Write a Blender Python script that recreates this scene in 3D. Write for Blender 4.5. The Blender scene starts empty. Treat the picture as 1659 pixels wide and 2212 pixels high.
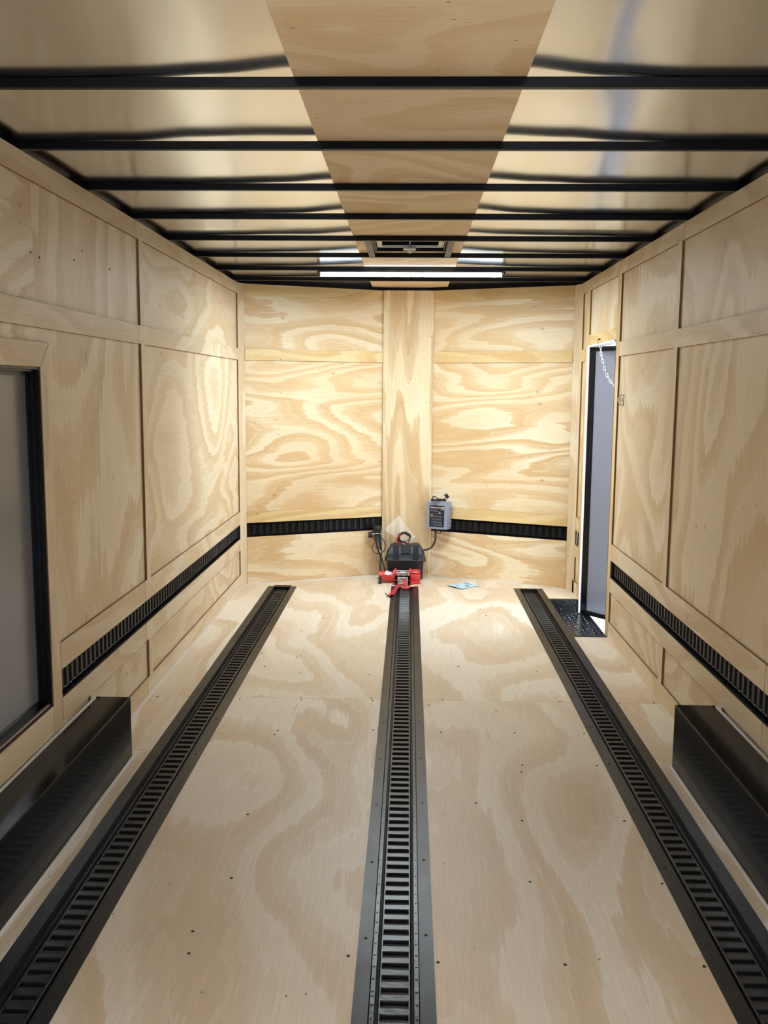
import bpy, bmesh, math, random
from mathutils import Vector, Matrix
random.seed(7)
sc = bpy.context.scene
COL = sc.collection
# ------------------------------------------------------------------ camera, world, exposure
F, PITCH, YAW, ROLL, CH = 2022.0, .1325, .0263, -.0077, 1.482
def make_camera():
    fw = Vector((-math.sin(YAW)*math.cos(PITCH), math.cos(YAW)*math.cos(PITCH), -math.sin(PITCH)))
    rt = Vector((math.cos(YAW), math.sin(YAW), 0)); up = rt.cross(fw)
    r2 = rt*math.cos(ROLL)-up*math.sin(ROLL); u2 = rt*math.sin(ROLL)+up*math.cos(ROLL)
    cd = bpy.data.cameras.new('camera'); co = bpy.data.objects.new('camera', cd); COL.objects.link(co)
    m = Matrix((r2, u2, -fw)).transposed().to_4x4(); m.translation = (0, 0, CH); co.matrix_world = m
    cd.sensor_fit = 'VERTICAL'; cd.sensor_height = 36; cd.lens = F/2212*36; cd.clip_start = .02
    sc.camera = co
make_camera()
sc.view_settings.view_transform = 'Standard'; sc.view_settings.look = 'None'; sc.view_settings.gamma = 1
sc.view_settings.exposure = 1.33
SKY = 3.0; LED = 325.0; SUN = 2.5; GROUND = (.62, .64, .66)
w = bpy.data.worlds.new('sky'); sc.world = w; w.use_nodes = True
bg = w.node_tree.nodes['Background']; bg.inputs[0].default_value = (.88, .94, 1, 1); bg.inputs[1].default_value = SKY
sd = bpy.data.lights.new('sun', 'SUN'); sd.energy = SUN; sd.angle = .02; sd.color = (1, .96, .9)
so = bpy.data.objects.new('sun', sd); COL.objects.link(so)
so.rotation_euler = Vector((.25, -.75, -.7)).to_track_quat('-Z', 'Y').to_euler()   # shines from beyond the front of the trailer
def portal(name, loc, dirv, sx, sy):
    l = bpy.data.lights.new(name, 'AREA'); l.shape = 'RECTANGLE'; l.size = sx; l.size_y = sy; l.cycles.is_portal = True
    o = bpy.data.objects.new(name, l); COL.objects.link(o); o.location = loc
    o.rotation_euler = Vector(dirv).to_track_quat('-Z', 'Z').to_euler()
portal('rear_opening_portal', (0, -.82, 1.1), (0, 1, 0), 2.5, 2.3)
portal('side_door_portal', (1.33, 6.05, .85), (-1, 0, 0), .9, 1.9)
sc.cycles.max_bounces = 9; sc.cycles.diffuse_bounces = 6; sc.cycles.glossy_bounces = 4; sc.cycles.transmission_bounces = 6
sc.cycles.caustics_reflective = False; sc.cycles.caustics_refractive = False
sc.cycles.sample_clamp_indirect = 4; sc.cycles.use_denoising = True

# ------------------------------------------------------------------ materials
def srgb(r, g, b):
    f = lambda c: ((c/255)/12.92 if c/255 <= .04045 else ((c/255+.055)/1.055)**2.4)
    return (f(r), f(g), f(b), 1)
def mat(name, col, rough=.5, metal=0, spec=.5, bump=0, bscale=200, coat=0, emis=None, es=0, trans=0, alpha=1):
    m = bpy.data.materials.new(name); m.use_nodes = True; nt = m.node_tree; b = nt.nodes['Principled BSDF']
    b.inputs['Base Color'].default_value = col; b.inputs['Roughness'].default_value = rough
    b.inputs['Metallic'].default_value = metal; b.inputs['Specular IOR Level'].default_value = spec
    b.inputs['Coat Weight'].default_value = coat; b.inputs['Transmission Weight'].default_value = trans; b.inputs['Alpha'].default_value = alpha
    if emis: b.inputs['Emission Color'].default_value = emis; b.inputs['Emission Strength'].default_value = es
    tc = nt.nodes.new('ShaderNodeTexCoord'); n = nt.nodes.new('ShaderNodeTexNoise'); n.inputs['Scale'].default_value = bscale
    nt.links.new(tc.outputs['Object'], n.inputs['Vector'])
    if bump:
        bp = nt.nodes.new('ShaderNodeBump'); bp.inputs['Strength'].default_value = bump; bp.inputs['Distance'].default_value = .002
        nt.links.new(n.outputs['Fac'], bp.inputs['Height']); nt.links.new(bp.outputs[0], b.inputs['Normal'])
    # slight procedural variation of the roughness
    n2 = nt.nodes.new('ShaderNodeTexNoise'); n2.inputs['Scale'].default_value = 7; n2.inputs['Detail'].default_value = 4
    nt.links.new(tc.outputs['Object'], n2.inputs['Vector'])
    mr = nt.nodes.new('ShaderNodeMapRange'); mr.inputs['To Min'].default_value = rough*.8; mr.inputs['To Max'].default_value = min(1, rough*1.2)
    nt.links.new(n2.outputs['Fac'], mr.inputs['Value']); nt.links.new(mr.outputs[0], b.inputs['Roughness'])
    return m
def wood(name, light, mid, dark, K=5.0, su=.55, sv=1.5, contrast=1.0, rough=.5, seed=0.0, spec=.35, marks=1.0):
    """rotary-cut pine: nested growth contours with one crisp edge, fibre streaks, knots and small dark nicks. UV in metres, u along the grain"""
    m = bpy.data.materials.new(name); m.use_nodes = True; nt = m.node_tree; N = nt.nodes; Lk = nt.links; b = N['Principled BSDF']
    def nd(t, **k):
        n = N.new(t)
        for a, v in k.items(): setattr(n, a, v)
        return n
    def mth(op, a, bb=None, c=None):
        n = nd('ShaderNodeMath', operation=op)
        for i, v in enumerate((a, bb, c)):
            if v is None: continue
            if isinstance(v, (int, float)): n.inputs[i].default_value = v
            else: Lk.new(v, n.inputs[i])
        return n.outputs[0]
    def mix(fac, a, bb, bt='MIX'):
        n = nd('ShaderNodeMix', data_type='RGBA', blend_type=bt)
        for i, v in ((0, fac), (6, a), (7, bb)):
            if isinstance(v, (int, float)): n.inputs[i].default_value = v
            elif isinstance(v, tuple): n.inputs[i].default_value = v
            else: Lk.new(v, n.inputs[i])
        return n.outputs[2]
    uv = nd('ShaderNodeUVMap', uv_map='UVMap').outputs[0]
    def vec(sx, sy, off=0.0):
        n = nd('ShaderNodeMapping'); n.inputs['Scale'].default_value = (sx, sy, 1); n.inputs['Location'].default_value = (off+seed, off*1.7, seed)
        Lk.new(uv, n.inputs['Vector']); return n.outputs[0]
    def noise(v, s=1.0, d=2.0, r=.5, dist=0.0):
        n = nd('ShaderNodeTexNoise'); n.inputs['Scale'].default_value = s; n.inputs['Detail'].default_value = d
        n.inputs['Roughness'].default_value = r; n.inputs['Distortion'].default_value = dist; Lk.new(v, n.inputs['Vector']); return n.outputs['Fac']
    base = noise(vec(su, sv), 1, 1.2, .45, .35)
    jag = noise(vec(2.5, 26), 1, 3, .6)                      # ragged edges along the grain
    jag2 = noise(vec(9, 9, 3), 1, 2, .5)
    h = mth('ADD', base, mth('ADD', mth('MULTIPLY', mth('SUBTRACT', jag, .5), .05), mth('MULTIPLY', mth('SUBTRACT', jag2, .5), .018)))
    fr = mth('FRACT', mth('MULTIPLY', h, K*2))
    r = nd('ShaderNodeValToRGB'); Lk.new(fr, r.inputs[0]); e = r.color_ramp.elements
    e[0].position = 0; e[0].color = (1, 1, 1, 1); e[1].position = 1; e[1].color = (.85, .85, .85, 1)
    for p, v in ((.10, .95), (.34, .72), (.55, .22), (.78, .05), (.95, .18)):
        x = e.new(p); x.color = (v, v, v, 1)
    fr2 = mth('FRACT', mth('MULTIPLY', h, K*6.0)); vein = mth('MULTIPLY', mth('POWER', fr2, 6.0), .5)
    # zones where the figure is strong and zones where it is faint
    zone = nd('ShaderNodeMapRange'); zone.inputs['From Min'].default_value = .35; zone.inputs['From Max'].default_value = .62
    Lk.new(noise(vec(.8, 1.4, 11), 1, 1), zone.inputs['Value'])
    zone.inputs['To Min'].default_value = .55; zone.inputs['To Max'].default_value = 1
    lightness = mth('MULTIPLY', mth('ADD', r.outputs[0], mth('MULTIPLY', vein, zone.outputs[0])), contrast)
    soft = nd('ShaderNodeMapRange'); soft.inputs['From Min'].default_value = .3; soft.inputs['From Max'].default_value = .7
    Lk.new(noise(vec(.9, 2.2, 5), 1, 2), soft.inputs['Value'])
    c0 = mix(soft.outputs[0], mid, dark)
    c1 = mix(mth('MINIMUM', mth('MULTIPLY', lightness, zone.outputs[0]), 1.0), c0, light)
    # fibre streaks
    st = nd('ShaderNodeMapRange'); st.inputs['From Min'].default_value = .3; st.inputs['From Max'].default_value = .7
    st.inputs['To Min'].default_value = .91; st.inputs['To Max'].default_value = 1.04
    Lk.new(noise(vec(5, 170, 2), 1, 2, .6), st.inputs['Value'])
    cmb = nd('ShaderNodeCombineColor')
    for i in range(3): Lk.new(st.outputs[0], cmb.inputs[i])
    c2 = mix(1.0, c1, cmb.outputs[0], 'MULTIPLY')
    # knots
    def dots(sx, sy, rad, prob, off, soft_=.5):
        v = nd('ShaderNodeTexVoronoi'); v.inputs['Scale'].default_value = 1; v.voronoi_dimensions = '2D'; Lk.new(vec(sx, sy, off), v.inputs['Vector'])
        d = nd('ShaderNodeMapRange'); d.inputs['From Min'].default_value = rad*soft_; d.inputs['From Max'].default_value = rad
        d.inputs['To Min'].default_value = 1; d.inputs['To Max'].default_value = 0; Lk.new(v.outputs['Distance'], d.inputs['Value'])
        sp = nd('ShaderNodeSeparateColor'); Lk.new(v.outputs['Color'], sp.inputs[0])
        return mth('MULTIPLY', d.outputs[0], mth('LESS_THAN', sp.outputs[0], prob))
    c3 = mix(mth('MULTIPLY', dots(1.9, 3.2, .045, .3*marks, 4, .2), .55), c2, srgb(170, 120, 78))
    c4 = mix(mth('MULTIPLY', dots(6, 9, .035, .22*marks, 8), .75), c3, srgb(92, 66, 44))
    c5 = mix(mth('MULTIPLY', dots(9, 60, .09, .06*marks, 15), .5), c4, srgb(105, 80, 58))
    Lk.new(c5, b.inputs['Base Color']); b.inputs['Roughness'].default_value = rough; b.inputs['Specular IOR Level'].default_value = spec
    bp = nd('ShaderNodeBump'); bp.inputs['Strength'].default_value = .12; bp.inputs['Distance'].default_value = .002
    Lk.new(noise(vec(8, 200, 1), 1, 2), bp.inputs['Height']); Lk.new(bp.outputs[0], b.inputs['Normal'])
    return m
WL, WM, WD = srgb(236, 221, 196), srgb(217, 194, 160), srgb(203, 175, 138)
M = {}
M['wall'] = wood('plywood_wall', srgb(243, 230, 204), srgb(226, 202, 164), srgb(214, 186, 144), 5.4, .75, 1.15, .95, .5, 3)
M['front'] = wood('plywood_front', srgb(243, 228, 196), srgb(226, 194, 146), srgb(212, 173, 121), 6.0, .55, 2.4, 1.0, .5, 21)
M['post'] = wood('plywood_post', srgb(238, 218, 182), srgb(214, 184, 138), srgb(204, 170, 124), 4.2, .30, 3.8, 1.0, .5, 33)
M['floor'] = wood('plywood_floor', srgb(243, 234, 219), srgb(226, 205, 177), srgb(213, 188, 155), 3.8, .55, 1.25, .85, .42, 12, marks=.5)
M['ceil'] = wood('plywood_ceiling', srgb(236, 216, 182), srgb(222, 193, 150), srgb(210, 178, 134), 4.5, .9, 1.5, .9, .55, 44)
M['batten'] = wood('plywood_batten', srgb(240, 226, 200), srgb(225, 203, 167), srgb(215, 190, 152), 3.5, .6, 2.2, .8, .5, 55)
M['yellow'] = wood('plywood_yellow', srgb(238, 216, 168), srgb(223, 190, 134), srgb(212, 173, 114), 4.5, .5, 3.0, .8, .5, 66)
M['edge'] = mat('plywood_edge', srgb(126, 92, 58), .7, bump=.4, bscale=400)
M['black'] = mat('black_enamel', (.003, .003, .005, 1), .30, 0, .22)
M['blackdark'] = mat('black_void', (.006, .006, .007, 1), .7)
M['bow'] = mat('black_steel_tube', (.003, .003, .005, 1), .34, 0, .12)
M['track'] = mat('black_track', (.008, .008, .009, 1), .31, .0, .5, bump=.5, bscale=45)
M['walltrack'] = mat('black_wall_track', (.02, .02, .022, 1), .38, 0, .5, bump=.1, bscale=60)
M['trim'] = mat('black_trim_plate', (.012, .012, .012, 1), .36, 0, .35)
M['vtrack'] = mat('matt_black_front_track', (.006, .006, .007, 1), .4, 0, .3)
M['tread'] = mat('glossy_black_tread', (.012, .014, .02, 1), .15, .3, .8, bump=.8, bscale=90)
M['wheelbox'] = mat('wheel_box_sheet', (.003, .003, .003, 1), .17, 0, .13, bump=.03, bscale=5)
M['skin'] = mat('bare_aluminium_skin', (.78, .81, .87, 1), .175, 1.0)
M['grey'] = mat('grey_door_sheet', srgb(128, 131, 142), .22, 0, .35)
M['caulk'] = mat('white_caulk', srgb(214, 212, 208), .35)
M['white'] = mat('white_jamb', srgb(238, 240, 242), .4)
M['plastic'] = mat('white_plastic', srgb(222, 222, 214), .35)
M['chrome'] = mat('chrome', (.75, .76, .78, 1), .15, 1)
M['steel'] = mat('galvanised_steel', (.6, .62, .64, 1), .3, 1)
M['red'] = mat('red_paint', srgb(220, 58, 58), .3, 0, .5, coat=.3)
M['redweb'] = mat('red_webbing', srgb(176, 38, 52), .75, bump=.5, bscale=900)
M['rubber'] = mat('black_rubber', (.012, .012, .014, 1), .45)
M['boxplast'] = mat('textured_black_plastic', (.010, .013, .019, 1), .42, bump=.2, bscale=500)
M['greybox'] = mat('grey_box_paint', srgb(150, 162, 188), .4, .2)
M['labelblk'] = mat('black_label', (.012, .012, .014, 1), .35)
M['labelgrey'] = mat('grey_print', srgb(96, 102, 118), .5)
M['labelpink'] = mat('pink_print', srgb(228, 196, 190), .5)
M['labelyel'] = mat('yellow_print', srgb(200, 205, 160), .5)
M['paper'] = mat('pale_blue_paper', srgb(186, 222, 244), .45)
M['ink'] = mat('dark_blue_ink', srgb(40, 60, 110), .5)
M['whiteprint'] = mat('white_print', srgb(240, 240, 240), .5)
M['screw'] = mat('dark_screw', (.035, .03, .027, 1), .35, .6)
M['lens'] = mat('led_lens', (.9, .95, 1, 1), .3, emis=(.80, .92, 1, 1), es=LED)
M['lens_side'] = mat('led_lens_side', (.9, .95, 1, 1), .3, emis=(.80, .92, 1, 1), es=1.4)
M['bag'] = mat('clear_bag', (1, 1, 1, 1), .06, 0, .8, alpha=.16, bump=.9, bscale=55)
M['vent'] = mat('smoked_vent_lid', (.13, .17, .19, 1), .12, .2, .8, bump=.5, bscale=18)
M['sky_block'] = mat('dark_sky_block', (.09, .09, .10, 1), .7)
M['gravel'] = mat('snow', (.62, .64, .66, 1), .8)
def gravel():
    m = M['gravel']; nt = m.node_tree; b = nt.nodes['Principled BSDF']
    tc = nt.nodes.new('ShaderNodeTexCoord'); n = nt.nodes.new('ShaderNodeTexNoise'); n.inputs['Scale'].default_value = 15; n.inputs['Detail'].default_value = 3
    r = nt.nodes.new('ShaderNodeValToRGB'); r.color_ramp.elements[0].position = .36; r.color_ramp.elements[0].color = (.10, .16, .14, 1)
    r.color_ramp.elements[1].position = .41; r.color_ramp.elements[1].color = (.70, .73, .76, 1)
    nt.links.new(tc.outputs['Object'], n.inputs['Vector']); nt.links.new(n.outputs['Fac'], r.inputs[0]); nt.links.new(r.outputs[0], b.inputs['Base Color'])
gravel()

# ------------------------------------------------------------------ mesh helpers
class MB:
    def __init__(s): s.v = []; s.f = []; s.uv = []; s.m = []; s.sm = []
    def face(s, pts, mi=0, uvs=None, smooth=False):
        i = len(s.v); s.v += [tuple(p) for p in pts]; s.f.append(list(range(i, i+len(pts))))
        s.uv.append(uvs or [(0, 0)]*len(pts)); s.m.append(mi); s.sm.append(smooth)
    def grid(s, P, mi=0, smooth=True, close_u=False, close_v=False):
        nu, nv = len(P), len(P[0]); i = len(s.v)
        for row in P: s.v += [tuple(p) for p in row]
        for a in range(nu if close_u else nu-1):
            for b in range(nv if close_v else nv-1):
                a2, b2 = (a+1) % nu, (b+1) % nv
                s.f.append([i+a*nv+b, i+a2*nv+b, i+a2*nv+b2, i+a*nv+b2]); s.uv.append([(0, 0)]*4); s.m.append(mi); s.sm.append(smooth)
    def box(s, lo, hi, mi=0, T=None, bev=0.0):
        (x0, y0, z0), (x1, y1, z1) = lo, hi
        T = T or Matrix.Identity(4)
        if bev > 0:
            bm = bmesh.new(); bmesh.ops.create_cube(bm, size=1, matrix=Matrix.Translation(((x0+x1)/2, (y0+y1)/2, (z0+z1)/2)) @ Matrix.Diagonal((abs(x1-x0), abs(y1-y0), abs(z1-z0), 1)))
            bmesh.ops.bevel(bm, geom=bm.edges[:], offset=bev, segments=2, affect='EDGES', profile=.5)
            s.bm(bm, mi, T, False); return
        c = [Vector(p) for p in ((x0, y0, z0), (x1, y0, z0), (x1, y1, z0), (x0, y1, z0), (x0, y0, z1), (x1, y0, z1), (x1, y1, z1), (x0, y1, z1))]
        c = [T @ p for p in c]
        for q in ((0, 3, 2, 1), (4, 5, 6, 7), (0, 1, 5, 4), (1, 2, 6, 5), (2, 3, 7, 6), (3, 0, 4, 7)): s.face([c[k] for k in q], mi)
    def bm(s, bm, mi=0, T=None, smooth=False):
        T = T or Matrix.Identity(4); i = len(s.v); bm.verts.index_update()
        s.v += [tuple(T @ v.co) for v in bm.verts]
        for f in bm.faces:
            s.f.append([i+v.index for v in f.verts]); s.uv.append([(0, 0)]*len(f.verts)); s.m.append(mi); s.sm.append(smooth)
        bm.free()
    def lathe(s, prof, seg=24, mi=0, T=None, cap=True, smooth=True):
        """profile of (radius, height) about local z"""
        T = T or Matrix.Identity(4); P = []
        for r, z in prof: P.append([T @ Vector((r*math.cos(2*math.pi*k/seg), r*math.sin(2*math.pi*k/seg), z)) for k in range(seg)])
        s.grid(P, mi, smooth, close_v=True)
        if cap:
            for row, rev in ((P[0], True), (P[-1], False)): s.face(list(reversed(row)) if rev else row, mi)
    def tube(s, pts, r, seg=10, mi=0, smooth_n=6, closed=False):
        p = [Vector(q) for q in pts]
        if smooth_n > 1:
            o = []
            n = len(p)
            for k in range(n if closed else n-1):
                a, b, c, d = p[(k-1) % n] if (k or closed) else p[0], p[k], p[(k+1) % n], p[(k+2) % n] if (k+2 < n or closed) else p[-1]
                for j in range(smooth_n):
                    t = j/smooth_n; o.append(.5*((2*b)+(c-a)*t+(2*a-5*b+4*c-d)*t*t+(3*b-a-3*c+d)*t**3))
            if not closed: o.append(p[-1])
            p = o
        rows = []; n = len(p); up = None
        for k in range(n):
            d = (p[(k+1) % n]-p[k-1]) if closed else (p[min(k+1, n-1)]-p[max(k-1, 0)])
            d.normalize()
            if up is None: up = Vector((0, 0, 1)) if abs(d.z) < .9 else Vector((1, 0, 0))
            a = d.cross(up).normalized(); up = a.cross(d).normalized()
            rr = r(k/(n-1)) if callable(r) else r
            rows.append([p[k]+a*rr*math.cos(2*math.pi*j/seg)+up*rr*math.sin(2*math.pi*j/seg) for j in range(seg)])
        s.grid(rows, mi, True, close_u=closed, close_v=True)
        if not closed: s.face(list(reversed(rows[0])), mi); s.face(rows[-1], mi)
    def prism(s, poly, z0, z1, T=None, mi=0):
        T = T or Matrix.Identity(4)
        a = [T @ Vector((x, y, z0)) for x, y in poly]; b = [T @ Vector((x, y, z1)) for x, y in poly]
        s.face(list(reversed(a)), mi); s.face(b, mi)
        for k in range(len(poly)):
            j = (k+1) % len(poly); s.face([a[k], a[j], b[j], b[k]], mi)
    def build(s, name, mats, parent=None, world=None):
        me = bpy.data.meshes.new(name)
        org = Vector((0, 0, 0))
        me.from_pydata(s.v, [], s.f)
        ul = me.uv_layers.new(name='UVMap'); k = 0
        for f, poly in zip(s.uv, me.polygons):
            for q in f: ul.data[k].uv = q; k += 1
        for p, mi, sm in zip(me.polygons, s.m, s.sm): p.material_index = mi; p.use_smooth = sm
        for m in (mats if isinstance(mats, (list, tuple)) else [mats]): me.materials.append(m)
        bm = bmesh.new(); bm.from_mesh(me); bmesh.ops.remove_doubles(bm, verts=bm.verts, dist=1e-5)
        bmesh.ops.recalc_face_normals(bm, faces=bm.faces)
        for e in bm.edges:
            if len(e.link_faces) == 2 and e.calc_face_angle(0) > .7: e.smooth = False
        bm.to_mesh(me); bm.free()
        o = bpy.data.objects.new(name, me); COL.objects.link(o)
        if parent: o.parent = parent
        return o
def center_origin(o, at):
    at = Vector(at); o.data.transform(Matrix.Translation(-at)); o.location = at; return o
def thing(name, label, cat, loc=(0, 0, 0), group=None, T=None):
    o = bpy.data.objects.new(name, None); COL.objects.link(o); o.empty_display_size = .05
    o.matrix_world = T if T is not None else Matrix.Translation(loc)
    o['label'] = label; o['category'] = cat
    if group: o['group'] = group
    return o
def tag(o, label, cat, group=None):
    o['label'] = label; o['category'] = cat
    if group: o['group'] = group
    return o
def struct(o): o['kind'] = 'structure'; return o
def cp(o, parent=None):
    c = o.copy(); COL.objects.link(c); c.parent = parent; return c

# ------------------------------------------------------------------ wall frames: s along the wall, n out of its face into the room, z up
XL, XR, ZT = -1.239, 1.211, 2.217
class Fr:
    def __init__(s, o, S, N): s.o, s.S, s.N = Vector(o), Vector(S).normalized(), Vector(N).normalized()
    def p(s, a, n, z): return s.o+s.S*a+s.N*n+Vector((0, 0, z))
    def T(s): return Matrix((s.S, s.N, Vector((0, 0, 1)))).transposed().to_4x4()
    def M(s, a, n, z):
        m = s.T(); m.translation = s.p(a, n, z); return m
FL = Fr((XL, 0, 0), (0, 1, 0), (1, 0, 0)); FRt = Fr((XR, 0, 0), (0, 1, 0), (-1, 0, 0))
VL0, VL1 = Vector((-1.206, 6.886, 0)), Vector((-.207, 7.335, 0))
VR0, VR1 = Vector((1.177, 6.896, 0)), Vector((.18, 7.322, 0))
def perp(S): return Vector((S.y, -S.x, 0))
FVL = Fr(VL0, VL1-VL0, perp(VL1-VL0)); FVR = Fr(VR0, VR1-VR0, -perp(VR1-VR0))
FP = Fr((-.207, 7.33, 0), (1, 0, 0), (0, -1, 0))
FCL = Fr((XL, 6.80, 0), VL0-Vector((XL, 6.80, 0)), perp(VL0-Vector((XL, 6.80, 0))))
FCR = Fr((XR, 6.80, 0), VR0-Vector((XR, 6.80, 0)), -perp(VR0-Vector((XR, 6.80, 0))))
LV = (VL1-VL0).length; LVR = (VR1-VR0).length
def ruv(): return (random.uniform(-30, 30), random.uniform(-30, 30))
def slab(mb, fr, s0, s1, z0, z1, n0=0.0, th=.010, grain='s', mi=0, ei=1, off=None, poly=None):
    """board: face with wood UV, the four edges in the edge material"""
    off = off or ruv()
    U = (lambda a, z: (a+off[0], z+off[1])) if grain == 's' else (lambda a, z: (z+off[0], a+off[1]))
    pts = poly or [(s0, z0), (s1, z0), (s1, z1), (s0, z1)]
    mb.face([fr.p(a, n0, z) for a, z in pts], mi, [U(a, z) for a, z in pts])
    mb.face([fr.p(a, n0-th, z) for a, z in reversed(pts)], ei)
    for k in range(len(pts)):
        a, b = pts[k], pts[(k+1) % len(pts)]
        mb.face([fr.p(a[0], n0, a[1]), fr.p(b[0], n0, b[1]), fr.p(b[0], n0-th, b[1]), fr.p(a[0], n0-th, a[1])], ei)
trim_n = [0]
def board(fr, s0, s1, z0, z1, m='batten', grain=None, n0=0.0, th=.010, poly=None):
    trim_n[0] += 1; mb = MB()
    slab(mb, fr, s0, s1, z0, z1, n0, th, grain or ('s' if (s1-s0) > (z1-z0) else 'z'), poly=poly)
    return struct(mb.build('trim_%d' % trim_n[0], [M[m], M['edge']]))
Z_TR, Z_M0, Z_M1, Z_U1, Z_E1, Z_E0, Z_L0, Z_B = 2.140, 1.671, 1.754, .565, .468, .362, .275, .092
REAR = -.8
# ---- left wall
mb = MB()
for a, b in ((REAR, 1.4), (3.145, 4.37), (4.37, 6.84)):
    slab(mb, FL, a, b, Z_E1, ZT, -.010, .008, 's' if a > 4 else 'z'); slab(mb, FL, a, b, 0, Z_E0, -.010, .008, 's')
slab(mb, FL, 1.4, 3.145, 1.535, ZT, -.010, .008); slab(mb, FL, 1.4, 3.145, 0, .372, -.010, .008)
mb.box((XL-.075, REAR, -.1), (XL-.065, 7.0, 2.27), 2)
for a, b in ((REAR, 1.4), (3.145, 6.86)): mb.box((XL-.05, a, Z_E0-.03), (XL-.035, b, Z_E1+.03), 2)
mb.box((XL-.05, 6.797, Z_E0-.03), (XL-.002, 6.90, Z_E1+.03), 2)
struct(mb.build('wall_left', [M['wall'], M['edge'], M['blackdark']]))
for a, b in ((REAR, 4.309), (4.312, 6.80)):
    board(FL, a, b, Z_TR, ZT); board(FL, a, b, Z_M0, Z_M1)
for a, b in ((3.222, 4.309), (4.312, 6.80)):
    board(FL, a, b, Z_E1, Z_U1); board(FL, a, b, Z_L0, Z_E0)
for a, b in ((3.58, 4.309), (4.312, 6.80)): board(FL, a, b, 0, Z_B)
for z0, z1 in ((Z_M1, Z_TR), (Z_U1, Z_M0), (Z_B, Z_L0)): board(FL, 4.342, 4.405, z0, z1, grain='z')
board(FL, 3.515, 3.582, .05, Z_L0, grain='z')
# corner board left + right (raised)
board(FCL, 0, (VL0-Vector((XL, 6.80, 0))).length, 0, ZT, 'batten', 'z', 0.0, .012)
board(FL, 6.80, 6.802, 0, ZT, 'batten', 'z', 0, .012)
# escape door surround
board(FL, 3.108, 3.222, .26, 1.62, 'batten', 'z', 0, .010, poly=[(3.142, .262), (3.225, .262), (3.225, 1.62), (3.142, 1.54)])
board(FL, 1.3, 3.222, 1.54, 1.622, 'batten', 's', 0, .010, poly=[(1.3, 1.54), (3.141, 1.541), (3.223, 1.622), (1.3, 1.622)])
board(FL, 1.3, 3.140, .262, .362, 'batten', 's', 0, .010)
# ---- right wall
mb = MB()
slab(mb, FRt, REAR, 4.37, Z_E1, ZT, -.010, .008, 'z'); slab(mb, FRt, REAR, 4.37, 0, Z_E0, -.010, .008, 's')
slab(mb, FRt, 4.37, 5.62, Z_E1, ZT, -.010, .008, 'z'); slab(mb, FRt, 4.37, 5.62, 0, Z_E0, -.010, .008, 's')
slab(mb, FRt, 5.62, 6.49, 1.775, ZT, -.010, .008, 'z')
slab(mb, FRt, 6.49, 6.84, Z_E1, ZT, -.010, .008, 'z'); slab(mb, FRt, 6.49, 6.84, 0, Z_E0, -.010, .008, 'z')
mb.box((XR+.035, REAR, Z_E0-.03), (XR+.05, 5.60, Z_E1+.03), 2); mb.box((XR+.011, 5.537, Z_E0-.03), (XR+.051, 5.615, Z_E1+.03), 2); mb.box((XR+.011, 6.489, Z_E0-.03), (XR+.051, 6.638, Z_E1+.03), 2); mb.box((XR+.035, 6.6, Z_E0-.03), (XR+.05, 6.84, Z_E1+.03), 2)
for a, b, z0, z1 in ((REAR, 5.60, -.1, 2.27), (6.505, 7.0, -.1, 2.27), (5.60, 6.505, 1.80, 2.27)): mb.box((XR+.052, a, z0), (XR+.062, b, z1), 2)
struct(mb.build('wall_right', [M['wall'], M['edge'], M['blackdark']]))
board(FRt, REAR, 4.309, Z_TR, ZT); board(FRt, 4.312, 6.80, Z_TR, ZT)
board(FRt, REAR, 5.537, Z_M0, Z_M1); board(FRt, 6.605, 6.735, Z_M0, Z_M1, 'yellow')
board(FRt, REAR, 3.094, Z_E1, Z_U1); board(FRt, 3.097, 5.537, Z_E1, Z_U1)
board(FRt, REAR, 3.094, Z_L0, Z_E0); board(FRt, 3.097, 5.537, Z_L0, Z_E0)
board(FRt, 6.605, 6.735, Z_E1, Z_U1); board(FRt, 6.605, 6.735, Z_L0, Z_E0)
board(FRt, 3.56, 5.537, 0, Z_B); board(FRt, 6.605, 6.80, 0, Z_B)
for z0, z1 in ((Z_M1, Z_TR), (Z_U1, Z_M0), (Z_B, Z_L0)): board(FRt, 4.342, 4.408, z0, z1, grain='z')
board(FRt, 3.50, 3.565, .05, Z_L0, grain='z')
board(FRt, 5.540, 5.630, 0, Z_TR, 'yellow', 'z'); board(FRt, 6.478, 6.60, 0, Z_TR, 'yellow', 'z')
board(FRt, 5.632, 6.476, 1.765, 1.842, 'yellow', 's')
board(FRt, 6.737, 6.80, 0, Z_TR, 'batten', 'z')
board(FCR, 0, (VR0-Vector((XR, 6.80, 0))).length, 0, ZT, 'batten', 'z', 0.0, .012)
# ---- V-shaped front wall
mb = MB()
for fr, Lw in ((FVL, LV+.03), (FVR, LVR+.03)):
    slab(mb, fr, 0, Lw, Z_M0, ZT, -.006, .006, 's'); slab(mb, fr, 0, Lw, Z_E1, Z_M0, -.006, .006, 's'); slab(mb, fr, 0, Lw, 0, Z_E0, -.004, .006, 's')
    slab(mb, fr, -.02, Lw+.1, Z_E0-.03, Z_E1+.03, -.036, .01, mi=2, ei=2)
    slab(mb, fr, -.05, Lw+.1, -.1, 2.27, -.06, .01, mi=2, ei=2)
struct(mb.build('wall_front', [M['front'], M['edge'], M['blackdark']]))
for fr, Lw in ((FVL, LV-.002), (FVR, LVR-.002)):
    board(fr, .002, Lw, Z_TR-.005, ZT, 'yellow', n0=-.003, th=.004); board(fr, .002, Lw, Z_M0, Z_M1, 'yellow', n0=.003, th=.010)
    board(fr, .002, Lw, Z_E1, Z_U1-.012, 'yellow', n0=-.001, th=.006); board(fr, .002, Lw, 0, Z_E0, 'front', n0=0, th=.006)
board(FP, 0, .387, 0, ZT, 'post', 'z', .008, .012)
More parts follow.
